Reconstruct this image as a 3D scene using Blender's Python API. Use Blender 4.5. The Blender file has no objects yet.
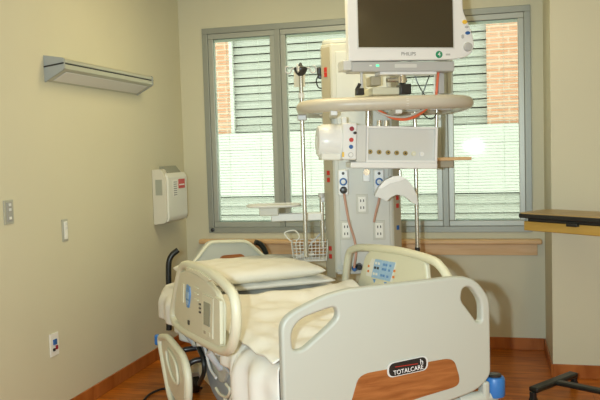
import bpy, bmesh, math, random
from mathutils import Vector, Matrix
random.seed(7)
PI = math.pi
S = bpy.context.scene
COL = S.collection

# ------------------------------------------------------------------ camera
FPX = 752.44; YAW = -.2504; PITCH = .0623; ROLL = -.0297
CAM = Vector((2.429, -5.7162, 1.5))
def cam_axes():
    cy, sy = math.cos(YAW), math.sin(YAW)
    f = Vector((sy, cy, 0)); r = Vector((cy, -sy, 0)); u = Vector((0, 0, 1))
    cp, sp = math.cos(PITCH), math.sin(PITCH)
    f2 = f*cp-u*sp; u2 = u*cp+f*sp
    cr, sr = math.cos(ROLL), math.sin(ROLL)
    return r*cr+u2*sr, u2*cr-r*sr, f2
CR, CU, CF = cam_axes()
cd = bpy.data.cameras.new('camera'); cam = bpy.data.objects.new('camera', cd); COL.objects.link(cam)
m = Matrix((CR, CU, -CF)).transposed().to_4x4(); m.translation = CAM
cam.matrix_world = m
cd.sensor_width = 36; cd.lens = FPX*36/600; cd.clip_start = .05; cd.clip_end = 100
S.camera = cam

# ------------------------------------------------------------------ world + lights + exposure
S.view_settings.view_transform = 'Standard'; S.view_settings.look = 'None'
S.view_settings.gamma = 1; S.view_settings.use_curve_mapping = False
S.view_settings.exposure = 0.17
w = bpy.data.worlds.new('daylight'); S.world = w; w.use_nodes = True
bg = w.node_tree.nodes['Background']; bg.inputs[0].default_value = (.97, 1, .90, 1); bg.inputs[1].default_value = 3.3
def area(name, loc, aim, sx, sy, power, col=(1, 1, 1), shape='RECTANGLE'):
    l = bpy.data.lights.new(name, 'AREA'); l.shape = shape; l.size = sx
    if shape == 'RECTANGLE': l.size_y = sy
    l.energy = power; l.color = col
    o = bpy.data.objects.new(name, l); COL.objects.link(o); o.location = loc
    o.rotation_euler = (Vector(aim)-Vector(loc)).to_track_quat('-Z', 'Y').to_euler()
    return o
area('camera_flash', (2.09, -5.62, 1.53), (1.55, 0, 1.25), .05, .05, 10, (.80, .96, 1), 'DISK')
area('camera_flash', (2.215, -5.62, 1.52), (1.55, 0, 1.25), .05, .05, 66, (.76, .92, 1), 'DISK')
area('ceiling_lamp', (1.4, -1.45, 2.9), (1.4, -1.45, 0), 1.2, .45, 19, (1, .84, .48))
area('ceiling_lamp', (3.95, -4.4, 2.9), (3.95, -4.4, 0), 1.0, .6, 8, (1, .82, .45))
area('added_fill_light', (4.0, -6.9, 1.35), (2.2, 0, .9), 1.0, 2.0, 26, (1, .86, .56))  # added fill, no real doorway; brightens the lower back and left walls

# ------------------------------------------------------------------ measuring helper: pixel of the photograph -> point on a plane of a frame
class Frame:
    def __init__(s, o, rz):
        s.o = Vector(o); s.rz = rz; c, n = math.cos(rz), math.sin(rz)
        s.ax = (Vector((c, n, 0)), Vector((-n, c, 0)), Vector((0, 0, 1)))
    def on(s, px, py, axis, val):
        d = CF+CR*((px-300)/FPX)-CU*((py-200)/FPX)
        a = s.ax[axis]; k = (val-(CAM-s.o).dot(a))/d.dot(a)
        p = CAM+d*k-s.o
        return Vector([p.dot(q) for q in s.ax])
    def w(s, l): return s.o+s.ax[0]*l[0]+s.ax[1]*l[1]+s.ax[2]*l[2]
    def empty(s, *a, **k): return thing(*a, loc=s.o, rz=s.rz, **k)
WORLD = Frame((0, 0, 0), 0)
def deep(px, py, d): return CAM+(CF+CR*((px-300)/FPX)-CU*((py-200)/FPX))*d

# ------------------------------------------------------------------ materials
def mat(name, col, rough=.5, metal=0, spec=.5, noise=0, nscale=8, bump=0, bscale=60, coat=0, stretch=None, sss=0):
    m = bpy.data.materials.new(name); m.use_nodes = True; nt = m.node_tree; b = nt.nodes['Principled BSDF']
    b.inputs['Base Color'].default_value = (*col, 1); b.inputs['Roughness'].default_value = rough
    b.inputs['Metallic'].default_value = metal; b.inputs['Specular IOR Level'].default_value = spec
    b.inputs['Coat Weight'].default_value = coat
    tc = nt.nodes.new('ShaderNodeTexCoord'); mp = nt.nodes.new('ShaderNodeMapping'); nt.links.new(tc.outputs['Object'], mp.inputs[0])
    if stretch: mp.inputs['Scale'].default_value = stretch
    if noise:
        n = nt.nodes.new('ShaderNodeTexNoise'); n.inputs['Scale'].default_value = nscale; n.inputs['Detail'].default_value = 4
        nt.links.new(mp.outputs[0], n.inputs[0])
        mx = nt.nodes.new('ShaderNodeMix'); mx.data_type = 'RGBA'
        mx.inputs[6].default_value = (*[max(0, c*(1-noise)) for c in col], 1); mx.inputs[7].default_value = (*[min(1, c*(1+noise)) for c in col], 1)
        nt.links.new(n.outputs[0], mx.inputs[0]); nt.links.new(mx.outputs[2], b.inputs['Base Color'])
    if bump:
        n = nt.nodes.new('ShaderNodeTexNoise'); n.inputs['Scale'].default_value = bscale; n.inputs['Detail'].default_value = 3
        nt.links.new(mp.outputs[0], n.inputs[0])
        bp = nt.nodes.new('ShaderNodeBump'); bp.inputs['Strength'].default_value = bump; bp.inputs['Distance'].default_value = .01
        nt.links.new(n.outputs[0], bp.inputs['Height']); nt.links.new(bp.outputs[0], b.inputs['Normal'])
    return m
def emit(name, col, k):
    m = bpy.data.materials.new(name); m.use_nodes = True; b = m.node_tree.nodes['Principled BSDF']
    b.inputs['Base Color'].default_value = (*col, 1); b.inputs['Emission Color'].default_value = (*col, 1); b.inputs['Emission Strength'].default_value = k
    return m
def glassmat():
    m = bpy.data.materials.new('window_glass'); m.use_nodes = True; nt = m.node_tree; nt.nodes.clear()
    o = nt.nodes.new('ShaderNodeOutputMaterial'); mx = nt.nodes.new('ShaderNodeMixShader'); t = nt.nodes.new('ShaderNodeBsdfTransparent')
    g = nt.nodes.new('ShaderNodeBsdfGlossy'); g.inputs['Roughness'].default_value = .03; f = nt.nodes.new('ShaderNodeFresnel'); f.inputs[0].default_value = 1.45
    t.inputs[0].default_value = (.93, .98, .95, 1)
    nt.links.new(f.outputs[0], mx.inputs[0]); nt.links.new(t.outputs[0], mx.inputs[1]); nt.links.new(g.outputs[0], mx.inputs[2]); nt.links.new(mx.outputs[0], o.inputs[0])
    return m
def woodmat(name, c1, c2, rough, scale=(1, 1, 1), planks=None, coat=0):
    m = bpy.data.materials.new(name); m.use_nodes = True; nt = m.node_tree; b = nt.nodes['Principled BSDF']
    b.inputs['Roughness'].default_value = rough; b.inputs['Coat Weight'].default_value = coat; b.inputs['Coat Roughness'].default_value = .15
    tc = nt.nodes.new('ShaderNodeTexCoord'); mp = nt.nodes.new('ShaderNodeMapping'); mp.inputs['Scale'].default_value = scale
    nt.links.new(tc.outputs['Object'], mp.inputs[0])
    n = nt.nodes.new('ShaderNodeTexNoise'); n.inputs['Scale'].default_value = 3; n.inputs['Detail'].default_value = 7; n.inputs['Distortion'].default_value = .6
    nt.links.new(mp.outputs[0], n.inputs[0])
    cr = nt.nodes.new('ShaderNodeValToRGB'); cr.color_ramp.elements[0].position = .32; cr.color_ramp.elements[1].position = .68
    cr.color_ramp.elements[0].color = (*c1, 1); cr.color_ramp.elements[1].color = (*c2, 1)
    nt.links.new(n.outputs[0], cr.inputs[0]); out = cr.outputs[0]
    if planks:
        br = nt.nodes.new('ShaderNodeTexBrick'); br.inputs['Scale'].default_value = 1
        br.inputs['Brick Width'].default_value = planks[0]; br.inputs['Row Height'].default_value = planks[1]
        br.inputs['Mortar Size'].default_value = .0012; br.inputs['Color1'].default_value = (1, 1, 1, 1); br.inputs['Color2'].default_value = (.72, .72, .72, 1)
        br.inputs['Mortar'].default_value = (.35, .3, .25, 1)
        nt.links.new(tc.outputs['Object'], br.inputs[0])
        mx = nt.nodes.new('ShaderNodeMix'); mx.data_type = 'RGBA'; mx.blend_type = 'MULTIPLY'; mx.inputs[0].default_value = 1
        nt.links.new(out, mx.inputs[6]); nt.links.new(br.outputs[0], mx.inputs[7]); out = mx.outputs[2]
    b.inputs['Specular IOR Level'].default_value = .3
    nt.links.new(out, b.inputs['Base Color'])
    return m
def brickmat():
    m = bpy.data.materials.new('orange_brick'); m.use_nodes = True; nt = m.node_tree; b = nt.nodes['Principled BSDF']; b.inputs['Roughness'].default_value = .9
    tc = nt.nodes.new('ShaderNodeTexCoord'); mp = nt.nodes.new('ShaderNodeMapping'); mp.inputs['Rotation'].default_value = (PI/2, 0, 0)
    nt.links.new(tc.outputs['Object'], mp.inputs[0])
    br = nt.nodes.new('ShaderNodeTexBrick'); br.inputs['Scale'].default_value = 1; br.inputs['Brick Width'].default_value = .22; br.inputs['Row Height'].default_value = .068
    br.inputs['Mortar Size'].default_value = .009; br.inputs['Color1'].default_value = (.36, .17, .095, 1); br.inputs['Color2'].default_value = (.40, .21, .135, 1); br.inputs['Mortar'].default_value = (.42, .30, .22, 1)
    nt.links.new(mp.outputs[0], br.inputs[0]); nt.links.new(br.outputs[0], b.inputs['Base Color'])
    return m

M = dict(
 wall=mat('painted_plaster', (.635, .61, .45), .55, noise=.03, nscale=2, bump=.03, bscale=150, spec=.35),
 ceil=mat('ceiling_paint', (.75, .70, .58), .8),
 floor=woodmat('cherry_planks', (.42, .10, .005), (.70, .22, .025), .36, (1.2, 9, 1), (1.2, .11), coat=.0),
 base=woodmat('cherry_base', (.30, .08, .012), (.46, .15, .035), .35, (3, 3, 1)),
 maple=woodmat('maple', (.66, .42, .2), (.78, .54, .3), .4, (1, 6, 8)),
 drawerwood=woodmat('drawer_front', (.52, .32, .07), (.60, .39, .10), .45, (1, 8, 8)),
 tabwood=woodmat('table_laminate', (.40, .27, .11), (.48, .34, .15), .35, (1, 8, 8)),
 cherrypanel=woodmat('cherry_laminate', (.27, .09, .025), (.42, .16, .05), .35, (2, 2, 18)),
 frame=mat('grey_window_metal', (.33, .35, .31), .45, metal=.3),
 frame_in=mat('grey_sash_metal', (.42, .44, .39), .4, metal=.3),
 glass=glassmat(),
 slat=mat('blind_slat', (.72, .74, .68), .5),
 brick=brickmat(),
 siding=mat('pale_siding', (.27, .275, .245), .6, noise=.05),
 dark=mat('gap_dark', (.05, .07, .07), .8),
 band=mat('pale_concrete', (.38, .39, .36), .8, noise=.03),
 bedwhite=mat('bed_plastic_white', (.50, .52, .46), .4),
 cream=mat('bed_plastic_cream', (.74, .73, .56), .4),
 cream2=mat('bed_plastic_tan', (.70, .68, .52), .45),
 sheet=mat('white_cotton', (.84, .82, .74), .85, noise=.03, bump=.25, bscale=14),
 blanket=mat('cream_cotton', (.80, .79, .71), .9, bump=.3, bscale=22),
 black=mat('black_rubber', (.012, .014, .012), .35),
 blackplastic=mat('black_plastic', (.02, .02, .02), .3),
 bluegrey=mat('blue_grey_plastic', (.33, .39, .42), .45),
 blue=mat('blue_rubber', (.03, .17, .5), .35),
 panelblue=mat('panel_blue', (.12, .30, .62), .4),
 panellight=mat('panel_light_blue', (.35, .55, .78), .4),
 orange=mat('orange_mark', (.75, .25, .05), .5),
 lcd=mat('lcd_grey', (.30, .32, .25), .2),
 steel=mat('brushed_steel', (.62, .62, .58), .25, metal=.9),
 chrome=mat('chrome', (.8, .8, .78), .12, metal=1),
 column=mat('column_grey', (.56, .56, .49), .4),
 column2=mat('column_cover', (.60, .61, .56), .4),
 strip=mat('column_beige', (.44, .40, .29), .45),
 ring=mat('ring_beige', (.58, .54, .45), .35),
 ringseam=mat('ring_collar', (.72, .72, .68), .3),
 white=mat('device_white', (.86, .87, .87), .3),
 devgrey=mat('device_grey', (.50, .51, .51), .35),
 devlight=mat('device_light_grey', (.68, .69, .67), .35),
 screen=mat('dark_screen', (.052, .04, .020), .12, spec=.6),
 green=mat('green_sticker', (.0, .28, .13), .4),
 textgrey=mat('print_grey', (.22, .22, .22), .5),
 textwhite=mat('print_white', (.9, .9, .9), .5),
 yellow=mat('yellow_key', (.85, .55, .06), .4),
 red=mat('red_socket', (.55, .03, .02), .4),
 darkred=mat('dark_red_port', (.32, .01, .03), .4),
 portblue=mat('blue_port', (.02, .12, .38), .4),
 brass=mat('port_brass', (.33, .25, .09), .4, metal=.4),
 led=emit('green_led', (.1, .9, .4), 1.2),
 hose=mat('salmon_hose', (.55, .32, .24), .5),
 cablered=mat('red_cable', (.85, .16, .06), .45),
 cablegrey=mat('grey_cable', (.55, .53, .48), .5),
 fixture=mat('fixture_aluminium', (.50, .51, .42), .35, metal=.35),
 fixend=mat('fixture_end_grey', (.34, .37, .36), .45),
 plate=mat('steel_plate', (.48, .48, .40), .4, metal=.3),
 plategrey=mat('plate_insert', (.35, .35, .32), .4),
 plastic=mat('outlet_white', (.82, .82, .76), .4),
 sharps=mat('container_white', (.76, .77, .70), .4),
 sharps2=mat('container_beige', (.64, .62, .52), .45),
 sharptop=mat('container_lid', (.27, .28, .22), .45),
 greywin=mat('container_window', (.36, .38, .31), .3),
 bag=mat('saline_bag', (.62, .58, .44), .5),
)

# ------------------------------------------------------------------ mesh helpers
def thing(name, label, cat, loc=(0, 0, 0), rz=0, group=None):
    o = bpy.data.objects.new(name, None); COL.objects.link(o); o.empty_display_size = .05
    o.location = loc; o.rotation_euler = (0, 0, rz); o['label'] = label; o['category'] = cat
    if group: o['group'] = group
    return o
def tag(o, label, cat, group=None):
    o['label'] = label; o['category'] = cat
    if group: o['group'] = group
    return o
def obj(name, bm, mt, parent=None, smooth=True, bevel=0, seg=2, sub=0, label=None):
    bmesh.ops.recalc_face_normals(bm, faces=bm.faces)
    me = bpy.data.meshes.new(name); bm.to_mesh(me); bm.free()
    o = bpy.data.objects.new(name, me); COL.objects.link(o)
    me.materials.append(M[mt] if isinstance(mt, str) else mt)
    if parent: o.parent = parent
    if bevel:
        b = o.modifiers.new('bevel', 'BEVEL'); b.width = bevel; b.segments = seg; b.limit_method = 'ANGLE'; b.angle_limit = .6
    if sub:
        s = o.modifiers.new('sub', 'SUBSURF'); s.levels = sub; s.render_levels = sub
    if smooth:
        for p in me.polygons: p.use_smooth = True
        if not sub:
            me.set_sharp_from_angle(angle=.7)
            if bevel:
                n = o.modifiers.new('wn', 'WEIGHTED_NORMAL'); n.keep_sharp = True
    if label: o['label'] = label
    return o
def struct(name, bm, mt, parent=None, **k):
    o = obj(name, bm, mt, parent, **k); o['kind'] = 'structure'; return o
def B(): return bmesh.new()
def box(bm, a, b, rot=None, piv=None):
    x0, x1 = sorted((a[0], b[0])); y0, y1 = sorted((a[1], b[1])); z0, z1 = sorted((a[2], b[2]))
    vs = [bm.verts.new(p) for p in ((x0, y0, z0), (x1, y0, z0), (x1, y1, z0), (x0, y1, z0), (x0, y0, z1), (x1, y0, z1), (x1, y1, z1), (x0, y1, z1))]
    for f in ((3, 2, 1, 0), (4, 5, 6, 7), (0, 1, 5, 4), (1, 2, 6, 5), (2, 3, 7, 6), (3, 0, 4, 7)): bm.faces.new([vs[i] for i in f])
    if rot: bmesh.ops.rotate(bm, verts=vs, cent=piv or ((x0+x1)/2, (y0+y1)/2, (z0+z1)/2), matrix=rot)
    return bm
def bx(a, b): return box(B(), a, b)
def prism(bm, pts, axis, a, b):
    """outline pts (2-D) extruded along axis from a to b; axis 0: pts=(y,z), 1: (x,z), 2: (x,y)"""
    def mk(p, t): return {0: (t, p[0], p[1]), 1: (p[0], t, p[1]), 2: (p[0], p[1], t)}[axis]
    v0 = [bm.verts.new(mk(p, a)) for p in pts]; v1 = [bm.verts.new(mk(p, b)) for p in pts]
    n = len(pts)
    bm.faces.new(v0); bm.faces.new(v1[::-1])
    for i in range(n): bm.faces.new((v0[i], v1[i], v1[(i+1) % n], v0[(i+1) % n]))
    return bm
def catmull(pts, n=8, closed=False):
    P = [Vector(p) for p in pts]; out = []
    N = len(P); rng = range(N if closed else N-1)
    for i in rng:
        if closed: p0, p1, p2, p3 = P[(i-1) % N], P[i], P[(i+1) % N], P[(i+2) % N]
        else: p0 = P[i-1] if i else P[0]*2-P[1]; p1 = P[i]; p2 = P[i+1]; p3 = P[i+2] if i+2 < N else P[-1]*2-P[-2]
        for k in range(n):
            t = k/n
            out.append(.5*((2*p1)+(-p0+p2)*t+(2*p0-5*p1+4*p2-p3)*t*t+(-p0+3*p1-3*p2+p3)*t**3))
    if not closed: out.append(P[-1])
    return out
def tube(bm, pts, r, seg=12, closed=False, ry=None):
    P = [Vector(p) for p in pts]; n = len(P); rings = []; up = None
    for i, p in enumerate(P):
        if closed: t = P[(i+1) % n]-P[i-1]
        else: t = P[min(i+1, n-1)]-P[max(i-1, 0)]
        t.normalize()
        if up is None:
            up = Vector((0, 0, 1)) if abs(t.z) < .9 else Vector((1, 0, 0))
        s = t.cross(up).normalized(); up2 = s.cross(t).normalized(); up = up2
        rr = r[i] if isinstance(r, (list, tuple)) else r
        rings.append([bm.verts.new(p+s*math.cos(2*PI*k/seg)*rr+up2*math.sin(2*PI*k/seg)*(ry or rr)) for k in range(seg)])
    m_ = n if closed else n-1
    for i in range(m_):
        a, b = rings[i], rings[(i+1) % n]
        for k in range(seg): bm.faces.new((a[k], a[(k+1) % seg], b[(k+1) % seg], b[k]))
    if not closed: bm.faces.new(rings[0][::-1]); bm.faces.new(rings[-1])
    return bm
def cyl(bm, p, q, r, r2=None, seg=24):
    return tube(bm, [p, q], [r, r if r2 is None else r2], seg)
def lathe(bm, prof, c=(0, 0, 0), seg=24, axis=2):
    rings = []
    for r, h in prof:
        ring = []
        for k in range(seg):
            a = 2*PI*k/seg; x, y = r*math.cos(a), r*math.sin(a)
            v = {2: (x, y, h), 1: (x, h, y), 0: (h, x, y)}[axis]
            ring.append(bm.verts.new(Vector(c)+Vector(v)))
        rings.append(ring)
    for a, b in zip(rings, rings[1:]):
        for k in range(seg): bm.faces.new((a[k], a[(k+1) % seg], b[(k+1) % seg], b[k]))
    bm.faces.new(rings[0][::-1]); bm.faces.new(rings[-1]); return bm
def rounded(pts, r, n=4):
    """round the corners of a 2-D outline; r scalar or list"""
    out = []; N = len(pts)
    for i in range(N):
        p = Vector(pts[i][:2]); a = Vector(pts[i-1][:2]); b = Vector(pts[(i+1) % N][:2]); rr = r[i] if isinstance(r, (list, tuple)) else r
        da, db = (a-p), (b-p); ra = min(rr, da.length*.48); rb = min(rr, db.length*.48)
        A = p+da.normalized()*ra; C = p+db.normalized()*rb
        for k in range(n+1):
            t = k/n; out.append(tuple((1-t)**2*A+2*t*(1-t)*p+t*t*C))
    return out
def plate_holes(outer, holes, axis, a, b, bev=0):
    """filled outline with holes, extruded (curve fill gives a clean face)"""
    cu = bpy.data.curves.new('tmp', 'CURVE'); cu.dimensions = '2D'; cu.fill_mode = 'BOTH'; cu.extrude = abs(b-a)/2-bev
    if bev: cu.bevel_depth = bev; cu.bevel_resolution = 3; cu.offset = -bev
    for loop in [outer]+holes:
        sp = cu.splines.new('POLY'); sp.points.add(len(loop)-1); sp.use_cyclic_u = True
        for i, p in enumerate(loop): sp.points[i].co = (p[0], p[1], 0, 1)
    o = bpy.data.objects.new('tmp', cu); COL.objects.link(o); bpy.context.view_layer.update()
    me = bpy.data.meshes.new_from_object(o.evaluated_get(bpy.context.evaluated_depsgraph_get()))
    bm = B(); bm.from_mesh(me); bpy.data.objects.remove(o); bpy.data.curves.remove(cu); bpy.data.meshes.remove(me)
    bmesh.ops.remove_doubles(bm, verts=bm.verts, dist=1e-5)
    mid = (a+b)/2
    for v in bm.verts:
        x, y, z = v.co
        v.co = {0: (mid+z, x, y), 1: (x, mid+z, y), 2: (x, y, mid+z)}[axis]
    return bm
def text(name, s, size, mt, parent, M4, depth=.0006, align='CENTER', label=None, sx=1):
    cu = bpy.data.curves.new('tmp', 'FONT'); cu.body = s; cu.size = size; cu.extrude = depth; cu.align_x = align; cu.align_y = 'CENTER'
    o = bpy.data.objects.new('tmp', cu); COL.objects.link(o); bpy.context.view_layer.update()
    me = bpy.data.meshes.new_from_object(o.evaluated_get(bpy.context.evaluated_depsgraph_get()))
    bpy.data.objects.remove(o); me.transform(M4 @ Matrix.Diagonal((sx, 1, 1, 1)))
    t = bpy.data.objects.new(name, me); COL.objects.link(t); me.materials.clear(); me.materials.append(M[mt]); t.parent = parent
    return t
def grow(o, g):
    c = Vector((sum(p[0] for p in o)/len(o), sum(p[1] for p in o)/len(o)))
    return [tuple(Vector(p)+(Vector(p)-c).normalized()*g) for p in o]
FACE = Matrix.Rotation(PI/2, 4, 'X')       # lays text upright facing -Y
def T(x, y, z): return Matrix.Translation((x, y, z))

# ------------------------------------------------------------------ room shell
RX, RY, RH = 4.6, -7.0, 2.95
WX0, WX1, WZ0, WZ1 = .2, 2.712, .875, 2.512      # window opening
struct('floor', bx((-.1, RY-.1, -.1), (RX+.1, .25, 0)), 'floor', smooth=False)
struct('ceiling', bx((-.1, RY-.1, RH), (RX+.1, .25, RH+.1)), 'ceil', smooth=False)
struct('wall_left', bx((-.15, RY, 0), (0, .25, RH)), 'wall', smooth=False)
bm = B()
box(bm, (0, 0, 0), (RX, .2, WZ0)); box(bm, (0, 0, WZ1), (RX, .2, RH))
box(bm, (0, 0, WZ0), (WX0, .2, WZ1)); box(bm, (WX1, 0, WZ0), (RX, .2, WZ1))
struct('wall_back', bm, 'wall', smooth=False)
struct('wall_right', bx((RX, RY, 0), (RX+.15, .25, RH)), 'wall', smooth=False)
struct('wall_front', bx((-.15, RY-.15, 0), (RX+.15, RY, RH)), 'wall', smooth=False)
XB, YB = 2.797, -.67
struct('wall_pier', bx((XB, YB, 0), (RX, 0, RH)), 'wall', smooth=False)
def skirt(name, a, b): struct(name, bx(a, b), 'base', bevel=.004, smooth=False)
skirt('baseboard_left', (0, RY, 0), (.012, 0, .09))
skirt('baseboard_back', (.012, -.012, 0), (XB-.012, 0, .09))
skirt('baseboard_side', (XB-.012, YB-.012, 0), (XB, -.0, .09))
skirt('baseboard_right', (XB, YB-.012, 0), (RX, YB, .09))

# window: frame, three sashes with glass and blinds
sashes = [(.2, .822), (.822, 2.095), (2.095, 2.712)]
wf = B(); fo = .045
box(wf, (WX0, -.012, WZ1-fo), (WX1, .09, WZ1)); box(wf, (WX0, -.012, WZ0), (WX1, .09, WZ0+fo))
box(wf, (WX0, -.012, WZ0+fo), (WX0+fo, .09, WZ1-fo)); box(wf, (WX1-fo, -.012, WZ0+fo), (WX1, .09, WZ1-fo))
box(wf, (.822-.022, -.012, WZ0+fo), (.822+.022, .09, WZ1-fo)); box(wf, (2.095-.022, -.012, WZ0+fo), (2.095+.022, .09, WZ1-fo))
win = struct('window_1', wf, 'frame', bevel=.003, smooth=False)
for i, (a, b) in enumerate(sashes):
    a2 = a+(fo if i == 0 else .022); b2 = b-(fo if i == 2 else .022); z0, z1 = WZ0+fo, WZ1-fo; t = .042
    sb = B()
    box(sb, (a2, .0, z1-t), (b2, .06, z1)); box(sb, (a2, .0, z0), (b2, .06, z0+t))
    box(sb, (a2, .0, z0+t), (a2+t, .06, z1-t)); box(sb, (b2-t, .0, z0+t), (b2, .06, z1-t))
    obj('sash', sb, 'frame_in', win, bevel=.004, smooth=False)
    obj('glass_pane', bx((a2+t, .012, z0+t), (b2-t, .016, z1-t)), 'glass', win, smooth=False)
    bl = B(); z = z0+t+.012; k = 0
    while z < z1-t-.03:
        R = Matrix.Rotation(math.radians(15), 3, 'X')
        box(bl, (a2+t+.004, .028, z-.0004), (b2-t-.004, .044, z+.0004), R); z += .0225
    for fx in (.15, .5, .85) if i == 1 else (.22, .78):
        xx = a2+t+(b2-a2-2*t)*fx
        box(bl, (xx-.0012, .0272, z0+t+.004), (xx+.0012, .0282, z1-t-.01))
    box(bl, (a2+t+.002, .024, z1-t-.022), (b2-t-.002, .048, z1-t-.002))
    box(bl, (a2+t+.004, .028, z0+t+.001), (b2-t-.004, .044, z0+t+.008))
    blo = obj('window_blind', bl, 'slat', win, smooth=False)
sill = B()
box(sill, (.13, -.075, .79), (2.775, 0, .828))
s1 = struct('trim_1', sill, 'maple', bevel=.012, seg=3)
struct('trim_2', bx((.16, -.02, .705), (2.745, 0, .79)), 'maple', bevel=.003)
obj('latch', lathe(B(), [(.004, 0), (.014, .004), (.016, .014), (.01, .022)], (.235, -.034, .90), 12, 1), 'blackplastic', win)

# ------------------------------------------------------------------ building across the way
FY = 3.6
def fz(px, py): return WORLD.on(px, py, 1, FY)
zA = (fz(500, 125).z+fz(250, 133).z)/2      # top of pale band
zL = (fz(500, 141).z+fz(250, 151).z)/2      # thin joint
zD = (fz(500, 194).z+fz(250, 197).z)/2      # dark ledge line
bl = thing('building', 'pale building with orange brick piers and lapped siding seen through the window', 'building', (0, FY, 0))
obj('wall', bx((-3, .12, -1), (6, .5, 5)), 'dark', bl, smooth=False)
def bxx(px, py=100): return fz(px, py).x
x1, x2 = bxx(215), bxx(232); x3, x4 = bxx(487), bxx(523)
sd = B(); z = zA+.02
while z < 4.6:
    prism(sd, [(.0, z), (.0, z+.02), (.022, z+.086), (.11, z+.086), (.11, z)], 0, -2.8, 5.8); z += .1
obj('siding', sd, 'siding', bl, smooth=False)
for a, b in ((x1, x2), (x3, x4)):
    obj('brick_pier', bx((a, -.06, zA), (b, .1, 4.6)), 'brick', bl, smooth=False)
    obj('downpipe', bx((b+.0, -.07, zA), (b+.045, -.02, 4.6)), 'band', bl, smooth=False)
bb = B(); box(bb, (-2.8, -.1, zL+.006), (5.8, .1, zA)); box(bb, (-2.8, -.1, zD+.02), (5.8, .1, zL-.006)); box(bb, (-2.8, -.085, zL-.006), (5.8, .1, zL+.006))
obj('spandrel', bb, 'band', bl, smooth=False)
lo = B(); z = zD-.1
while z > -.9:
    prism(lo, [(-.09, z), (-.09, z+.02), (-.06, z+.10), (.1, z+.10), (.1, z)], 0, -2.8, 5.8); z -= .115
obj('louvres', lo, 'siding', bl, smooth=False)

# ------------------------------------------------------------------ left wall: light fixture, plates, sharps container
f0 = [WORLD.on(x, y, 1, -1.94) for x, y in ((43, 57), (43, 81), (65, 72), (65, 60.5))]
prof = [(.0, 2.085), (.125, 2.062), (.125, 2.005), (.0, 1.945)]
Y1 = WORLD.on(153, 79.5, 0, .125).y; LC = (Y1-1.935)/2; LH = (Y1+1.935)/2-.015
lf = thing('wall_light', 'long aluminium wedge shaped light fixture high on the left wall', 'wall light', (0, LC, 2.0))
def wl(pts): return [(x+.0005, z-2.0) for x, z in pts]
obj('housing', prism(B(), wl([(0, 2.085), (.118, 2.068), (.124, 2.06), (.124, 2.045), (0, 2.03)]), 1, -LH, LH), 'fixture', lf, smooth=False, bevel=.002)
obj('groove', prism(B(), wl([(0, 2.03), (.118, 2.045), (.118, 2.036), (0, 2.021)]), 1, -LH, LH), 'blackplastic', lf, smooth=False)
obj('reflector', prism(B(), wl([(0, 2.021), (.124, 2.036), (.124, 2.012), (.11, 2.002), (0, 1.945)]), 1, -LH, LH), 'fixture', lf, smooth=False, bevel=.002)
for s in (-1, 1):
    obj('end_cap', prism(B(), wl([(0, 2.09), (.122, 2.07), (.127, 2.062), (.127, 2.01), (.112, 1.998), (0, 1.94)]), 1, s*LH, s*(LH+.015)), 'fixend', lf, smooth=False, bevel=.001)
    obj('cap_stripe', prism(B(), wl([(0, 2.03), (.127, 2.045), (.127, 2.036), (0, 2.021)]), 1, s*(LH+.0152), s*(LH+.0162)), 'blackplastic', lf, smooth=False)
obj('lens', prism(B(), wl([(.02, 1.953), (.105, 1.997), (.104, 1.994), (.022, 1.951)]), 1, -LH+.04, LH-.04), 'devlight', lf, smooth=False)

def wplate(label, y, z, wy, hz, kind, cat='switch plate'):
    t = thing('wall_plate', label, cat, (0, y, z))
    obj('cover', bx((.0003, -wy/2, -hz/2), (.007, wy/2, hz/2)), 'plate' if kind != 'outlet' else 'plastic', t, bevel=.002, smooth=False)
    if kind == 'switch':
        obj('insert', bx((.007, -wy*.28, -hz*.4), (.012, wy*.28, hz*.4)), 'plategrey' if wy > .07 else 'plastic', t, bevel=.001, smooth=False)
        for s in (-.25, .1, .3): obj('button', bx((.012, -.008, hz*s-.007), (.016, .008, hz*s+.007)), 'devlight' if s > 0 else 'plastic', t, smooth=False)
    else:
        obj('blue_jack', bx((.007, -.015, .0), (.015, .015, .03)), 'portblue', t, smooth=False)
        obj('red_jack', bx((.007, .008, -.03), (.014, .024, -.008)), 'darkred', t, smooth=False)
        obj('black_jack', bx((.007, -.02, -.035), (.013, -.002, -.02)), 'blackplastic', t, smooth=False)
    return t
wplate('wide grey metal switch plate at the left edge of the wall', -2.325, 1.24, .078, .125, 'switch')
wplate('narrow silver switch plate right of the wider grey one', -1.806, 1.09, .058, .13, 'switch')
wplate('white wall outlet with blue and red jacks low on the left wall', -1.975, .455, .085, .13, 'outlet', 'outlet')

sc = thing('sharps_container', 'white sharps disposal container mounted on left wall near the corner', 'sharps container', (0, -.46, 1.0))
yR = WORLD.on(186, 190, 0, .115).y+.46
obj('bracket', bx((.0005, -.12, .03), (.014, .1, .37)), 'sharps2', sc, smooth=False)
obj('body', prism(B(), rounded([(.002, .0), (.095, .012), (.108, .04), (.11, .345), (.075, .41), (.002, .41)], .012, 3), 1, -.15, yR-.02), 'sharps2', sc, bevel=.01)
obj('front_cover', prism(B(), rounded([(.09, .018), (.112, .022), (.122, .05), (.126, .35), (.10, .385)], .01, 3), 1, -.135, yR), 'sharps', sc, bevel=.006)
obj('chute', prism(B(), [(.03, .38), (.105, .352), (.11, .37), (.06, .432), (.03, .432)], 1, -.08, yR-.05), 'sharptop', sc, bevel=.004)
obj('fill_window', bx((.028, -.153, .22), (.08, -.148, .335)), 'greywin', sc, smooth=False)
obj('label_text', bx((.125, -.06, .2), (.1275, .02, .33)), 'plastic', sc, smooth=False)
for k in range(7): obj('print_line', bx((.1275, -.05, .212+k*.016), (.1285, .01, .218+k*.016)), 'textgrey', sc, smooth=False)
obj('warning_label', bx((.125, .045, .26), (.1285, yR-.05, .33)), 'red', sc, smooth=False)
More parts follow.
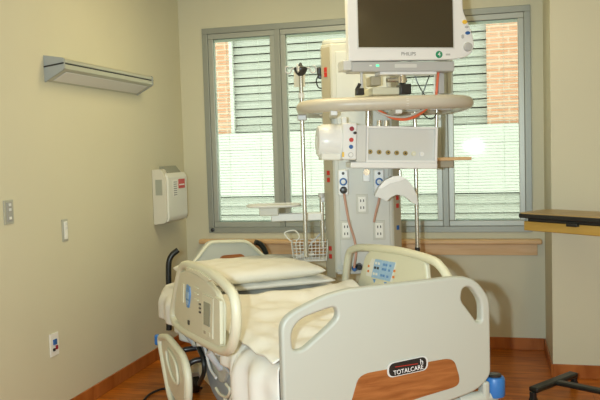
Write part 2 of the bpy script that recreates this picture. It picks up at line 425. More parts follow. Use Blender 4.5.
obj('warning_mark', bx((.1285, .05, .283), (.1292, yR-.06, .292)), 'textwhite', sc, smooth=False)

# ------------------------------------------------------------------ hospital bed
BF = Frame((1.649, -3.007, 0), math.radians(36))
bed = BF.empty('hospital_bed', 'cream hospital bed with raised side rails standing angled across the room', 'bed')
def bo(name, bm, mt, parent=bed, **k): return obj(name, bm, mt, parent, **k)
# footboard (local x 0..0.95, near face y=0)
FBH = [(0, .36), (0, .85), (.034, .888), (.12, .922), (.20, .948), (.29, .961), (.80, .967), (.87, .95), (.92, .90), (.948, .85), (.948, .525), (.88, .468), (.09, .33)]
outer = rounded(FBH, [.03, .03, .04, .04, .03, .02, .06, .05, .04, .04, .03, .06, .06], 3)
hl = rounded([(.043, .745), (.04, .822), (.078, .865), (.19, .893), (.232, .898), (.238, .855), (.2, .822), (.085, .742)], [.02, .03, .03, .03, .03, .02, .03, .02], 4)
hr = rounded([(.905, .765), (.905, .85), (.855, .918), (.812, .918), (.802, .866), (.882, .762)], [.012, .03, .03, .02, .02, .012], 4)
fb = plate_holes(outer, [hl, hr], 1, 0, .045, .011)
foot = bo('footboard', fb, 'bedwhite', smooth=False)
wp = rounded([(.255, .43), (.315, .602), (.35, .618), (.735, .628), (.765, .612), (.79, .53), (.775, .503), (.60, .483)], [.02, .02, .03, .03, .02, .03, .03, .03], 4)
bo('wood_inlay', prism(B(), wp, 1, -.003, .004), 'cherrypanel', foot, bevel=.0015)
bc = rounded([(.452, .588), (.452, .642), (.626, .652), (.626, .598)], .026, 5)
bo('badge_rim', prism(B(), grow(bc, .008), 1, -.005, -.002), 'devlight', foot)
badge = bo('badge', prism(B(), bc, 1, -.0062, -.004), 'blackplastic', foot)
tl = Matrix.Rotation(-.055, 4, 'Y')
text('badge_text', 'TOTALCARE', .026, 'textwhite', foot, T(.541, -.0066, .606) @ tl @ FACE, sx=.95)
obj('badge_line', bx((.48, -.0069, .6255), (.585, -.0063, .628)), 'red', foot, smooth=False)
text('badge_logo', 'h', .032, 'textwhite', foot, T(.603, -.0066, .632) @ tl @ FACE)
# headboard
hq = lambda x, y: (BF.on(x, y, 1, 2.2).x, BF.on(x, y, 1, 2.2).z)
hbp = rounded([(.08, .55), (.08, .70), hq(194, 260), hq(206.5, 243), hq(212, 240.5), hq(246, 239.5), hq(252, 243), hq(264, 254.5), hq(277, 266), (.82, .62), (.82, .55)], [.02, .04, .03, .04, .03, .03, .05, .03, .05, .03, .02], 3)
hb = bo('headboard', prism(B(), hbp, 1, 2.20, 2.245), 'bedwhite', bevel=.012, seg=3)
bo('rim', tube(B(), [(x, 2.198, z) for x, z in grow(hbp, -.012)], .011, 8, closed=True), 'cream', hb)
bo('wood_inlay', prism(B(), rounded([(.345, .78), (.385, .826), (.40, .832), (.52, .832), (.535, .826), (.575, .78)], .012, 3), 1, 2.188, 2.202), 'cherrypanel', hb)
for pxs in (((169, 330), (169, 310), (169, 290), (168.5, 275), (169, 262), (172, 255), (178, 250)),
            ((268, 330), (268, 300), (268, 275), (267, 258), (264, 249), (260, 244), (255, 242))):
    bo('push_handle', tube(B(), catmull([BF.on(x, y, 1, 2.33) for x, y in pxs], 5), .019, 14), 'black')
# mattress (slightly crowned, head section gently raised)
def mtz(v): return .657+max(0, v-1.3)*.02
def soft_slab(u0, u1, v0, v1, z0f, z1f, nu=14, nv=26, r=.05, amp=0, mtname=None):
    bm = B(); grid = []
    def edge(t): return min(1, (max(0, 1-abs(2*t-1)))*6)
    top = []; bot = []
    for j in range(nv+1):
        rt, rb = [], []
        for i in range(nu+1):
            tu, tv = i/nu, j/nv
            u = u0+(u1-u0)*tu; v = v0+(v1-v0)*tv
            eu = edge(tu); ev = edge(tv); e_ = math.sqrt(max(0, 1-(1-eu)**2))*math.sqrt(max(0, 1-(1-ev)**2))
            zt = z0f(u, v)+(z1f(u, v)-z0f(u, v))*(.55+.45*e_)
            zb = z0f(u, v)+(z1f(u, v)-z0f(u, v))*(.45-.45*e_)
            rt.append(bm.verts.new((u, v, zt))); rb.append(bm.verts.new((u, v, zb)))
        top.append(rt); bot.append(rb)
    for j in range(nv):
        for i in range(nu):
            bm.faces.new((top[j][i], top[j][i+1], top[j+1][i+1], top[j+1][i])); bm.faces.new((bot[j][i], bot[j+1][i], bot[j+1][i+1], bot[j][i+1]))
    for j in range(nv):
        bm.faces.new((top[j][0], top[j+1][0], bot[j+1][0], bot[j][0])); bm.faces.new((top[j][nu], bot[j][nu], bot[j+1][nu], top[j+1][nu]))
    for i in range(nu):
        bm.faces.new((top[0][i], bot[0][i], bot[0][i+1], top[0][i+1])); bm.faces.new((top[nv][i], top[nv][i+1], bot[nv][i+1], bot[nv][i]))
    return bm
bo('mattress', soft_slab(.03, .92, .09, 2.17, lambda u, v: .552, lambda u, v: mtz(v)), 'blanket', sub=1)
# deck, frame, base, casters
dk = B(); box(dk, (.06, .08, .51), (.89, 2.18, .55)); bo('deck', dk, 'bluegrey', bevel=.01)
fr = B(); box(fr, (.10, .06, .44), (.16, 2.35, .51)); box(fr, (.79, .06, .44), (.85, 2.35, .51)); box(fr, (.16, .06, .45), (.79, .12, .50)); box(fr, (.02, 2.29, .44), (.93, 2.37, .50))
bo('frame', fr, 'bluegrey', bevel=.008)
for v in (.5, 1.75):
    bo('lift_arm', prism(B(), rounded([(v-.2, .18), (v-.1, .18), (v+.15, .46), (v+.02, .46)], .02), 0, .2, .26), 'bluegrey', bevel=.006)
    bo('lift_arm', prism(B(), rounded([(v-.2, .18), (v-.1, .18), (v+.15, .46), (v+.02, .46)], .02), 0, .69, .75), 'bluegrey', bevel=.006)
bs = B(); box(bs, (.14, .25, .12), (.22, 2.05, .2)); box(bs, (.73, .25, .12), (.81, 2.05, .2)); box(bs, (.1, .25, .12), (.85, .35, .19)); box(bs, (.1, 1.95, .12), (.85, 2.05, .19))
bo('base', bs, 'cream2', bevel=.01)
sp = rounded([(.42, .54), (1.42, .54), (1.36, .46), (1.15, .40), (1.02, .30), (.80, .27), (.66, .34), (.5, .42)], .05, 4)
bo('side_cover', prism(B(), sp, 0, -.02, .03), 'bluegrey', bevel=.01)
sp2 = rounded([(.62, .54), (1.02, .54), (.98, .50), (.86, .42), (.74, .42), (.66, .5)], .05, 4)
bo('bracket_plate', prism(B(), sp2, 0, -.035, -.015), 'bedwhite', bevel=.006)
wk = catmull([(-.03, .62, .40), (-.035, .66, .35), (-.035, .72, .37), (-.03, .70, .31), (-.03, .60, .30)], 5)
bo('cable_hook', tube(B(), wk, .006, 8), 'cream')
for pxs, mt, rad in ((((196, 338), (199, 348), (203, 358), (204, 372), (199, 384)), 'black', .012), (((203, 342), (206, 352), (210, 368), (216, 378)), 'devlight', .007),
                     (((222, 352), (223, 362), (229, 372), (236, 378)), 'devgrey', .008), (((216, 388), (220, 394), (227, 397), (230, 390), (226, 384)), 'cream', .007)):
    bo('hose', tube(B(), catmull([BF.on(x, y, 0, -.05) for x, y in pxs], 5), rad, 8), mt)
for x, y in ((.12, .32), (.83, .32), (.12, 1.98), (.83, 1.98)):
    c = bo('caster', cyl(B(), (x-.022, y, .065), (x+.022, y, .065), .065, seg=24), 'black', bevel=.008)
    bo('fork', prism(B(), [(y-.03, .06), (y+.03, .06), (y+.045, .14), (y-.045, .14)], 0, x-.032, x+.032), 'devgrey', c, bevel=.003)
for k, (u, v) in enumerate(((.985, .03), (-.035, .03))):
    g = lathe(B(), [(.032, .0), (.042, .004), (.045, .012), (.045, .078), (.04, .088), (.026, .09)], (u, v, .42), 24)
    bmp = bo('bumper', g, 'blue')
    bo('bumper_cap', lathe(B(), [(.024, .089), (.03, .09), (.03, .099), (.02, .102)], (u, v, .42), 16), 'blackplastic', bmp)
    s = 1 if u > .5 else -1
    bo('bumper_bracket', tube(B(), [(u-s*.16, v+.03, .42), (u-s*.09, v, .425), (u, v, .43)], .03, 12), 'bedwhite')
    bo('bumper_bracket', bx((u-s*.075, v-.03, .40), (u-s*.042, v+.02, .50)), 'bedwhite', bevel=.01)
# under-footboard skirt visible at the bottom right
bo('foot_frame', bx((.12, .05, .34), (.88, .09, .44)), 'bedwhite', bevel=.02)

def rail(xp, v0, v1, z0, z1, side, tilt=0, parent=bed, controls=True, name='side_rail'):
    """side rail: outer tube loop + panel; side=-1 faces outward left"""
    pass
# left head rail (raised)
RU = -.105
def rl(px, py, u=RU): q = BF.on(px, py, 0, u); return (q.y, q.z)
lp = [rl(*q) for q in ((181, 268), (186, 263), (196, 264), (213, 272), (229, 287), (236, 300), (237.5, 325), (234, 345), (229, 352), (221, 352), (200, 342), (180, 328), (173, 316), (176, 292))]
lp = grow(lp, -.016); loop = catmull([(RU, y, z) for y, z in lp], 5, closed=True)
railL = bo('side_rail', tube(B(), loop, .022, 12, closed=True), 'cream', label='raised side rail with nurse control screen')
pl = [rl(*q) for q in ((182, 272), (190, 270), (208, 280), (219, 292), (224, 305), (223, 348), (200, 338), (182, 325), (176, 314), (178, 292))]
bo('rail_panel', prism(B(), rounded(pl, .03, 3), 0, RU-.012, RU+.014), 'cream2', railL, bevel=.008)
hp = [rl(*q) for q in ((192, 266.5), (205, 271), (216, 279), (214, 281), (203, 274), (192, 269))]
bo('rail_trim', prism(B(), rounded(hp, .01, 3), 0, RU-.03, RU-.012), 'cream', railL, bevel=.004)
def onrail(name, pxs, mt, d=.004, r=.006, parent=railL):
    q = [rl(*p_, u=RU-.014) for p_ in pxs]
    return bo(name, prism(B(), rounded(q, r, 3), 0, RU-.013-d, RU-.01), mt, parent, smooth=False)
onrail('screen_bezel', ((203, 293), (214, 299), (213, 340), (203, 334)), 'cream', .006, .008)
onrail('screen', ((205, 301), (211.5, 304), (211, 327), (205, 324)), 'lcd', .008, .004)
onrail('button', ((205, 330), (207, 331), (207, 334), (205, 333)), 'strip', .008, .002)
onrail('button', ((209, 332), (211, 333), (211, 337), (209, 336)), 'cream2', .008, .002)
onrail('button_cluster', ((187, 284), (190, 287), (190.5, 296), (189, 308), (187, 307), (186, 296)), 'panelblue', .004, .01)
onrail('button', ((187.3, 291), (189.7, 292.5), (189.5, 299), (187.3, 298)), 'panellight', .006, .003)
onrail('button', ((187.3, 300), (189.4, 301.5), (189, 305), (187.3, 304)), 'panellight', .006, .003)
for yy in (286, 292, 298): onrail('print_line', ((194, yy), (198, yy+2), (198, yy+3.3), (194, yy+1.3)), 'cream', .003, .001)
for yy in (303, 307, 311): onrail('indicator', ((199, yy), (200.4, yy+.6), (200.4, yy+2.4), (199, yy+1.8)), 'blackplastic', .003, .001)
onrail('button', ((182, 283), (184, 284), (183.5, 303), (181.5, 300)), 'cream', .004, .004)
onrail('latch', ((188, 320), (189.3, 321), (189.2, 325), (188, 324)), 'blackplastic', .004, .002)
onrail('grip', ((216, 296), (222, 301), (222.5, 345), (216, 342)), 'cream', .012, .01)
# rail support arms
for v in (.75, 1.25):
    bo('rail_arm', tube(B(), [(RU+.01, v, .58), (RU+.06, v, .50), (.10, v, .5)], .018, 10), 'devgrey')
# left lowered rail
R2 = -.16
l2 = [rl(*q, u=R2) for q in ((160, 337), (165, 336), (176, 345), (184, 358), (188, 376), (189, 398), (184, 412), (176, 408), (168, 390), (161, 362))]
rail2 = bo('side_rail', tube(B(), [(R2, y, z) for y, z in rounded([rl(*q, u=R2) for q in ((159.5, 337), (168, 337), (184, 357), (188.5, 374), (189, 402), (183, 414), (171, 400))], .07, 5)], .019, 12, closed=True), 'cream', label='lowered side rail')
l3 = [rl(*q, u=R2) for q in ((162, 340), (166, 340), (175, 350), (182, 362), (185, 378), (185, 404), (177, 402), (169, 386), (163, 362))]
bo('rail_panel', prism(B(), rounded(l3, .02, 3), 0, R2-.004, R2+.012), 'cream2', rail2, bevel=.004)
l4 = [rl(*q, u=R2-.01) for q in ((167, 349), (173, 357), (177, 368), (178, 384), (173, 378), (168, 362))]
bo('hand_grip', tube(B(), catmull([(R2-.012, y, z) for y, z in l4], 4, closed=True), .007, 8, closed=True), 'cream', rail2)
q = rl(157.5, 338, u=R2)
bo('bumper', lathe(B(), [(.012, -.03), (.018, -.024), (.018, .024), (.012, .03)], (R2, q[0], q[1]-.01), 14), 'blue', rail2)
for dv in (-.12, .12):
    v = sum(y for y, z in l2)/len(l2)+dv
    bo('rail_arm', tube(B(), catmull([(R2+.01, v, .40), (R2+.07, v-.02, .45), (.0, v-.03, .46), (.11, v-.03, .5)], 4), .015, 10), 'blackplastic')
# right rail (raised), controls on the inner face
RR = .985
def rr(px, py, u=RR): q = BF.on(px, py, 0, u); return (q.y, q.z)
ro = [rr(*q) for q in ((344.5, 291), (346, 275), (349, 254), (354, 249), (362, 247.5), (380, 248.5), (400, 251), (420, 256), (434, 261), (441, 267), (447, 276), (453, 290))]
zb = .60
top = [(RR, y, z) for y, z in ro]
loopR = catmull(top+[(RR, ro[-1][0], zb+.06), (RR, ro[-1][0]+.06, zb), (RR, ro[0][0]-.06, zb), (RR, ro[0][0], zb+.05)], 4, closed=True)
railR = bo('side_rail', tube(B(), loopR, .022, 12, closed=True), 'cream', label='far side rail with blue control panel')
pr = [rr(*q) for q in ((357, 291), (364, 268), (367, 256), (372, 250), (398, 253), (420, 258), (428, 263), (429, 275), (431, 290))]
pr = pr+[(pr[-1][0], zb), (pr[0][0], zb)]
bo('rail_panel', prism(B(), rounded(pr, .02, 3), 0, RR-.014, RR+.014), 'cream', railR, bevel=.008)
def onr(name, pxs, mt, d=.004, r=.006):
    q = [rr(*p_, u=RR-.016) for p_ in pxs]
    return bo(name, prism(B(), rounded(q, r, 3), 0, RR-.013, RR-.014-d), mt, railR, smooth=False)
onr('control_label', ((367, 269), (372, 258.5), (396, 262.5), (392, 282), (366, 275.5)), 'plastic', .002, .004)
for a, b in ((0, .36), (.38, .68), (.70, 1)):
    def lerp(p_, q_, t): return (p_[0]+(q_[0]-p_[0])*t, p_[1]+(q_[1]-p_[1])*t)
    tl_, tr_, br_, bl_ = (375.5, 259), (395.5, 262.5), (390, 281.5), (371.5, 277)
    onr('control_pad', (lerp(tl_, tr_, a), lerp(tl_, tr_, b), lerp(bl_, br_, b), lerp(bl_, br_, a)), 'panellight', .004, .004)
for a in (.10, .24, .50, .62, .82):
    for t in (.2, .45, .78):
        c = lerp(lerp(tl_, tr_, a), lerp(bl_, br_, a), t)
        onr('button', ((c[0]-.8, c[1]-1.2), (c[0]+.9, c[1]-.9), (c[0]+.7, c[1]+1.4), (c[0]-1, c[1]+1.1)), 'panelblue' if a > .3 else 'plastic' if t != .45 else 'blackplastic', .006, .002)
for c in ((369, 266), (368.5, 271), (394.5, 271), (393.5, 277)):
    onr('button', ((c[0]-.7, c[1]-1.3), (c[0]+.7, c[1]-1), (c[0]+.5, c[1]+1.3), (c[0]-.9, c[1]+1)), 'orange', .005, .002)
for c in ((374, 281), (385, 284)): onr('print_arrow', ((c[0]-1.2, c[1]-2), (c[0]+1.5, c[1]-1.6), (c[0], c[1]+2)), 'panelblue', .002, .001)

# ------------------------------------------------------------------ bedding
def nz(x, y, s=1.0):
    return (math.sin(x*9*s+y*5.3*s)+math.sin(x*4.1*s-y*11*s+1.7)+math.sin(x*17*s+y*3*s+.6)*.5)/2.5
def cloth(name, nu, nv, f, mt, th, label, cat, parent=None, sub=1):
    bm = B(); g = [[bm.verts.new(f(i/nu, j/nv)) for i in range(nu+1)] for j in range(nv+1)]
    for j in range(nv):
        for i in range(nu): bm.faces.new((g[j][i], g[j][i+1], g[j+1][i+1], g[j+1][i]))
    o = obj(name, bm, mt, parent, sub=sub)
    s = o.modifiers.new('thick', 'SOLIDIFY'); s.thickness = th; s.offset = 1
    if not parent: o.location = BF.o; o.rotation_euler = (0, 0, BF.rz); tag(o, label, cat)
    return o
U1 = .945
def sheetf(tu, tv):
    # across: hangs on the near left side, runs over the top, short hang on the far side
    v = .055+2.11*tv
    k = min(1, max(0, (v-.42)/.10)); k = k*k*(3-2*k)
    hang = .44*(1-k)+(.12+.07*min(1, max(0, (v-1.0)/.3)))*k
    L = hang+U1+.08; s = tu*L; zt = mtz(v)+.012
    if s < hang:
        d = hang-s; e = min(1, d/.10)
        out = .02-.075*(1-(1-e)**2)-.018*math.sin(v*31+d*4)*e*(1-k*.3)-.012*math.sin(v*13+1)*e
        wf_ = min(1, max(0, (v-.055)/.14)); out = out*wf_+.004*(1-wf_)
        return (out, v, zt-d)
    s -= hang
    if s < U1: return (s, v, zt-.012*max(0, 1-s/.05)+.005*nz(s, v, 1.5)+.008*max(0, nz(s*1.3, v*.7, 2.2)))
    return (U1+.005, v, zt-(s-U1))
cloth('bed_sheet', 70, 90, sheetf, 'sheet', .004, 'white fitted sheet over the bed mattress hanging down the near left side', 'sheet')
def blanketf(tu, tv):
    v = .08+1.30*tv; u = -.01+.93*tu
    wr = .016*max(0, math.sin(v*14+u*6))*math.sin(PI*tu)+.010*nz(u, v, 3)
    zt = mtz(v)+.038+wr+.006*math.sin(u*38+v*9)*max(0, nz(u*.7, v*.6, 1.3))
    if tv > .80: zt += (.012+.035*max(0, (tu-.4)/.6))*math.sin((tv-.80)/.20*PI)
    if tu < .06: zt -= (.06-tu)/.06*.02
    return (u, v+.03*math.sin(u*9)*tv, zt)
cloth('blanket', 60, 60, blanketf, 'sheet', .007, 'rumpled white blanket folded back over the lower half of the bed', 'blanket')
# pillow
def pillow(nm, label, c, size, rz, mt, h=.13, tilt=0):
    bm = B(); n = 20; top = []; bot = []
    for j in range(n+1):
        a, b = [], []
        for i in range(n+1):
            x, y = 2*i/n-1, 2*j/n-1
            t = (1-abs(x)**4)*(1-abs(y)**4); t = max(0, t)**.42
            pin = 1-.06*(1-abs(x))*abs(y)**2; pin2 = 1-.06*(1-abs(y))*abs(x)**2
            X, Y = x*size[0]/2*pin2, y*size[1]/2*pin; wv = .008*nz(X*2, Y*2, 2)*t
            a.append(bm.verts.new((X, Y, h*.5+h*.55*t+wv))); b.append(bm.verts.new((X, Y, h*.5-h*.5*t)) if 0 < i < n and 0 < j < n else a[-1])
        top.append(a); bot.append(b)
    for j in range(n):
        for i in range(n):
            bm.faces.new((top[j][i], top[j][i+1], top[j+1][i+1], top[j+1][i]))
            f = (bot[j][i], bot[j+1][i], bot[j+1][i+1], bot[j][i+1])
            try: bm.faces.new(f)
            except ValueError: pass
    o = obj(nm, bm, mt, sub=1); o.location = BF.w(c); o.rotation_euler = (tilt, 0, BF.rz+rz); tag(o, label, 'pillow' if nm == 'pillow' else 'blanket'); return o
pillow('pillow', 'flat white pillow underneath the plump cream one at the head of the bed', (.54, 1.77, .698), (.76, .60), -.04, 'sheet', .055, .0)
pillow('pillow', 'plump cream pillow lying on top of the flatter one at the head of the bed', (.42, 1.745, .748), (.80, .68), .05, 'blanket', .095, .0)

# ------------------------------------------------------------------ ceiling pendant (service column) with ring rail
c0 = deep(364, 150, 4.86)
PF = Frame((c0.x, c0.y, 0), math.radians(13))
pend = PF.empty('ceiling_pendant', 'tall grey medical service column hanging in front of the window', 'service column')
YF = -.15                                  # front face plane
def pp(px, py, yl=YF): return PF.on(px, py, 1, yl)
def po(name, bm, mt, parent=pend, **k): return obj(name, bm, mt, parent, **k)
xl = pp(334, 180).x; xr = pp(392, 180).x; xL = xl-.06; xR = xr+.06
zt = pp(345, 43).z; zb_ = pp(345, 273).z
body = [(xl, YF), (xr, YF), (xR, YF+.07), (xR, .16), (xL, .16), (xL, YF+.07)]
po('body', prism(B(), body, 2, zb_, zt), 'column', bevel=.008)
po('top_cap', prism(B(), grow(rounded(body, .03, 3), -.01), 2, zt, zt+.03), 'column2', bevel=.012)
po('front_cover', bx((xl+.03, YF-.008, zb_+.05), (xr-.02, YF-.0, zt-.05)), 'column2', bevel=.003)
po('cover_lip', bx((xl+.005, YF-.02, zb_-.005), (xr-.005, YF+.02, zb_+.02)), 'column', bevel=.003)
for s in (0, 1):
    if s == 0: a, b = Vector((xL, YF+.07, 0)), Vector((xl, YF, 0))
    else: a, b = Vector((xr, YF, 0)), Vector((xR, YF+.07, 0))
    d = (b-a); n = Vector((d.y, -d.x, 0)).normalized(); dn = d.normalized(); a2, b2 = a+dn*.008, b-dn*.008
    st = po('corner_strip', prism(B(), [tuple((a2+n*.004)[:2]), tuple((b2+n*.004)[:2]), tuple((b2-n*.004)[:2]), tuple((a2-n*.004)[:2])], 2, zb_-(.03 if s == 0 else 0), zt-.02), 'strip', smooth=False)
    mid = (a+b)/2
    ys = (69, 74, 173, 180, 249, 257) if s == 0 else (198, 206, 228)
    for k, yy in enumerate(ys):
        z = pp(331 if s == 0 else 398, yy).z
        c = mid+n*.004; p4 = [tuple((c-dn*.012)[:2]), tuple((c+dn*.012)[:2]), tuple((c+dn*.012+n*.004)[:2]), tuple((c-dn*.012+n*.004)[:2])]
        po('red_socket' if yy != 228 else 'blue_socket', prism(B(), p4, 2, z-.014, z+.014), 'red' if yy != 228 else 'portblue', st, smooth=False)
# ceiling mount: arm + drop tube behind the monitor
po('drop_tube', cyl(B(), (.05, .02, zt+.02), (.05, .02, RH-.12), .06), 'white')
po('ceiling_plate', lathe(B(), [(.17, RH-.12), (.17, RH-.06), (.13, RH-.02), (.13, RH-.001)], (.05, .02, 0), 32), 'white', bevel=.004)
def outlet(px, py):
    c = pp(px, py); g = po('outlet_plate', bx((c.x-.037, YF-.013, c.z-.062), (c.x+.037, YF-.006, c.z+.062)), 'column', bevel=.002)
    po('receptacle', bx((c.x-.024, YF-.017, c.z-.048), (c.x+.024, YF-.012, c.z+.048)), 'plastic', g, bevel=.003)
    for dz in (.022, -.022):
        for dx in (-.009, .009): po('slot', bx((c.x+dx-.003, YF-.0185, c.z+dz-.008), (c.x+dx+.003, YF-.016, c.z+dz+.008)), 'blackplastic', g, smooth=False)
for q in ((362, 204), (346, 230), (379, 230)): outlet(*q)
g = pp(366, 175); po('gas_socket', cyl(B(), (g.x, YF-.008, g.z+.02), (g.x, YF-.06, g.z+.02), .02), 'chrome'); po('gas_socket', bx((g.x-.022, YF-.04, g.z-.04), (g.x+.022, YF-.006, g.z+.015)), 'white', bevel=.004)
# regulators hanging on the column with hoses
def regulator(px, label, hosepts):
    c = pp(px, 183); w_ = PF.w((c.x, YF-.008, c.z))
    t = thing('gas_regulator', label, 'gas regulator', w_, PF.rz)
    obj('body', bx((-.032, -.045, -.075), (.032, -.0005, .085)), 'white', t, bevel=.008)
    obj('dial', lathe(B(), [(.022, -.044), (.024, -.052), (.02, -.056), (.006, -.057)], (0, 0, .01), 20, 1), 'portblue', t)
    obj('dial_face', lathe(B(), [(.014, -.056), (.014, -.0585), (.005, -.0588)], (0, 0, .01), 16, 1), 'devlight', t)
    obj('knob', lathe(B(), [(.022, -.044), (.023, -.06), (.017, -.072), (.006, -.074)], (0, 0, -.042), 20, 1), 'blackplastic', t)
    obj('port', lathe(B(), [(.009, -.044), (.009, -.055), (.004, -.056)], (0, 0, .062), 12, 1), 'blackplastic', t)
    pts = [PF.on(x, y, 1, YF-yy)-Vector((c.x, YF-.008, c.z)) for x, y, yy in hosepts]
    obj('hose', tube(B(), catmull(pts, 6), .0075, 10), 'hose', t)
regulator(343, 'white gas regulator with blue dial on the left of the column', [(344, 192, .06), (345, 200, .07), (349, 222, .07), (354, 238, .06), (356, 252, .07), (354, 268, .07)])
regulator(378.5, 'white gas regulator half hidden behind the grey arched bracket', [(379.5, 192, .06), (379, 200, .075), (376, 212, .07), (374, 222, .05)])
# blue and black connectors low on the column
for px, py, mt, r in ((345.5, 268.5, 'portblue', .018), (359, 266, 'blackplastic', .022), (354, 268, 'portblue', .016)):
    c = pp(px, py); po('hose_connector', cyl(B(), (c.x, YF-.005, c.z), (c.x, YF-.06, c.z), r, r*.8, 16), mt, bevel=.003)

# ring rail around the column
yfr = -.62; ybk = .20
xa = pp(303, 103, -.2).x; xb2 = pp(461, 103, -.2).x; zr = pp(390, 103, yfr).z
def rrect(x0, y0, x1, y1, r, n=7):
    out = []
    for cx, cy, a0 in ((x0+r, y0+r, PI), (x1-r, y0+r, 1.5*PI), (x1-r, y1-r, 0), (x0+r, y1-r, .5*PI)):
        for k in range(n+1): a = a0+k/n*PI/2; out.append((cx+r*math.cos(a), cy+r*math.sin(a)))
    return out
RP = rrect(xa, yfr, xb2, ybk, .26)
ring = po('ring_rail', tube(B(), [(x, y, zr) for x, y in RP], .039, 16, closed=True), 'ring')
for px in (407, 331):
    x = pp(px, 103, yfr).x
    if px == 407: po('collar', cyl(B(), (x-.007, yfr, zr), (x+.007, yfr, zr), .0385, seg=24), 'ringseam', ring)
for x in (xl, xr): po('ring_bracket', bx((x-.02, yfr+.0, zr-.06), (x+.02, YF+.02, zr-.03)), 'devlight', ring, bevel=.004)
po('ring_bracket', bx((xL-.02, .1, zr-.03), (xR+.02, .2, zr+.03)), 'strip', ring, bevel=.004)
for xx in (xa+.0, xb2-.0): po('side_arm', bx((min(xx, 0), -.06, zr-.02), (max(xx, 0), -.02, zr+.02)), 'devgrey', ring, bevel=.004)

# IV poles on the ring
def ivpole(px, ytop, ybot, yl, label, top):
    a = PF.on(px, 150, 1, yl); z1 = PF.on(px, ytop, 1, yl).z; z0 = PF.on(px, ybot, 1, yl).z
    t = thing('iv_pole', label, 'IV pole', PF.w((a.x, yl, z0)), PF.rz)
    H = z1-z0
    obj('pole', cyl(B(), (0, 0, 0), (0, 0, H), .0125, seg=16), 'steel', t)
    rz_ = zr-z0
    obj('clamp', bx((-.028, -.03, rz_-.07), (.028, .03, rz_-.035)), 'devgrey', t, bevel=.006)
    if top:
        obj('sleeve', cyl(B(), (0, 0, PF.on(px, 98, 1, yl).z-z0), (0, 0, PF.on(px, 93, 1, yl).z-z0), .018, seg=16), 'devlight', t)
        hub = obj('hub', lathe(B(), [(.012, H-.06), (.03, H-.045), (.042, H-.02), (.04, H-.01), (.014, H), (.006, H+.02)], seg=16), 'blackplastic', t)
        for k, s in enumerate(((1, .15), (-1, .15), (.2, 1), (-.2, -1))):
            v = Vector((s[0], s[1], 0)).normalized()
            P = [v*.01+Vector((0, 0, H-.012)), v*.05+Vector((0, 0, H-.012)), v*.058+Vector((0, 0, H-.03)), v*.075+Vector((0, 0, H-.042)), v*.093+Vector((0, 0, H-.03)), v*.09+Vector((0, 0, H-.005)), v*.075+Vector((0, 0, H+.002))]
            obj('hook', tube(B(), catmull(P, 4), .0045, 8), 'devgrey', t)
    else:
        obj('end_cap', cyl(B(), (0, 0, -.004), (0, 0, .03), .016, seg=16), 'blackplastic', t)
    return t
xpole = pp(303, 150, -.3)
p1 = ivpole(303, 66, 257, -.3, 'tall chrome pole with four hooks left of the service column', True)
p2 = ivpole(415.5, 112, 252, -.10, 'plain chrome pole hanging right of the service column', False)
# bag hanging behind pole top
a = PF.on(299.5, 80, 1, -.245); z1 = PF.on(300, 71, 1, -.245).z; z0 = PF.on(300, 87, 1, -.245).z
bg_ = thing('paper_tag', 'small beige card hanging behind the hooks of the left pole', 'card', PF.w((a.x, -.245, z0)), PF.rz)
obj('card', bx((-.034, 0, 0), (.034, .006, z1-z0)), 'bag', bg_, bevel=.002)
obj('string', tube(B(), [(0, .003, z1-z0-.005), (.005, -.0, z1-z0+.025)], .002, 6), 'cablegrey', bg_)
# black clamp with coiled lead on the column's left edge
c = PF.on(321.5, 72, 1, -.03); cl = thing('cable_clamp', 'small black clamp with looped lead at the upper left of the column', 'clamp', PF.w((c.x, -.03, c.z)), PF.rz)
obj('clamp_body', bx((-.03, -.02, -.02), (xL-c.x-.001, .02, .03)), 'blackplastic', cl, bevel=.008)
obj('knob', lathe(B(), [(.012, -.02), (.018, -.024), (.018, -.04), (.008, -.043)], (-.01, 0, -.03), 14, 1), 'blackplastic', cl)
obj('loop', tube(B(), catmull([(-.02, -.01, -.02), (-.035, -.015, -.06), (-.02, -.015, -.10), (.015, -.01, -.10), (.02, -.01, -.07)], 5), .004, 8), 'blackplastic', cl)

# left tray on an arm, chrome handle, wire basket
yl = -.12
tc_ = PF.on(274, 208, 1, yl)
tr = thing('shelf_tray', 'small pale oval tray on an arm left of the service column', 'tray', PF.w(tc_), PF.rz)
hw = (PF.on(300, 208, 1, yl).x-PF.on(247, 208, 1, yl).x)/2
tp = rrect(-hw, -.11, hw, .11, .1, 5)
obj('tray_top', prism(B(), tp, 2, .008, .02), 'devlight', tr, bevel=.005)
obj('tray_lip', tube(B(), [(x, y, .018) for x, y in rrect(-hw, -.11, hw, .11, .1, 5)], .007, 8, closed=True), 'devlight', tr)
obj('bracket', bx((-.09, -.06, -.045), (.03, .05, .008)), 'column', tr, bevel=.006)
ax_ = PF.on(322, 216, 1, yl).x-tc_.x
obj('arm', bx((-.02, -.025, -.085), (ax_, .025, -.035)), 'devlight', tr, bevel=.006)
hx = ax_
obj('post', cyl(B(), (hx, 0, PF.on(323, 247, 1, yl).z-tc_.z), (hx, 0, PF.on(323, 194, 1, yl).z-tc_.z), .013, seg=16), 'steel', tr)
obj('post_cap', cyl(B(), (hx, 0, PF.on(323, 197, 1, yl).z-tc_.z), (hx, 0, PF.on(323, 193, 1, yl).z-tc_.z), .02, seg=16), 'devgrey', tr)
obj('post_bracket', bx((hx-.005, -.015, .03), (xL-tc_.x-.001, .015, .06)), 'devgrey', tr, bevel=.003)
bc_ = PF.on(310, 250, 1, yl)
bk = thing('wire_basket', 'white wire basket hanging low beside the service column', 'basket', PF.w((bc_.x, yl, bc_.z)), PF.rz)
bwm = B(); W2 = (PF.on(328, 250, 1, yl).x-PF.on(292, 250, 1, yl).x)/2; H2 = .06
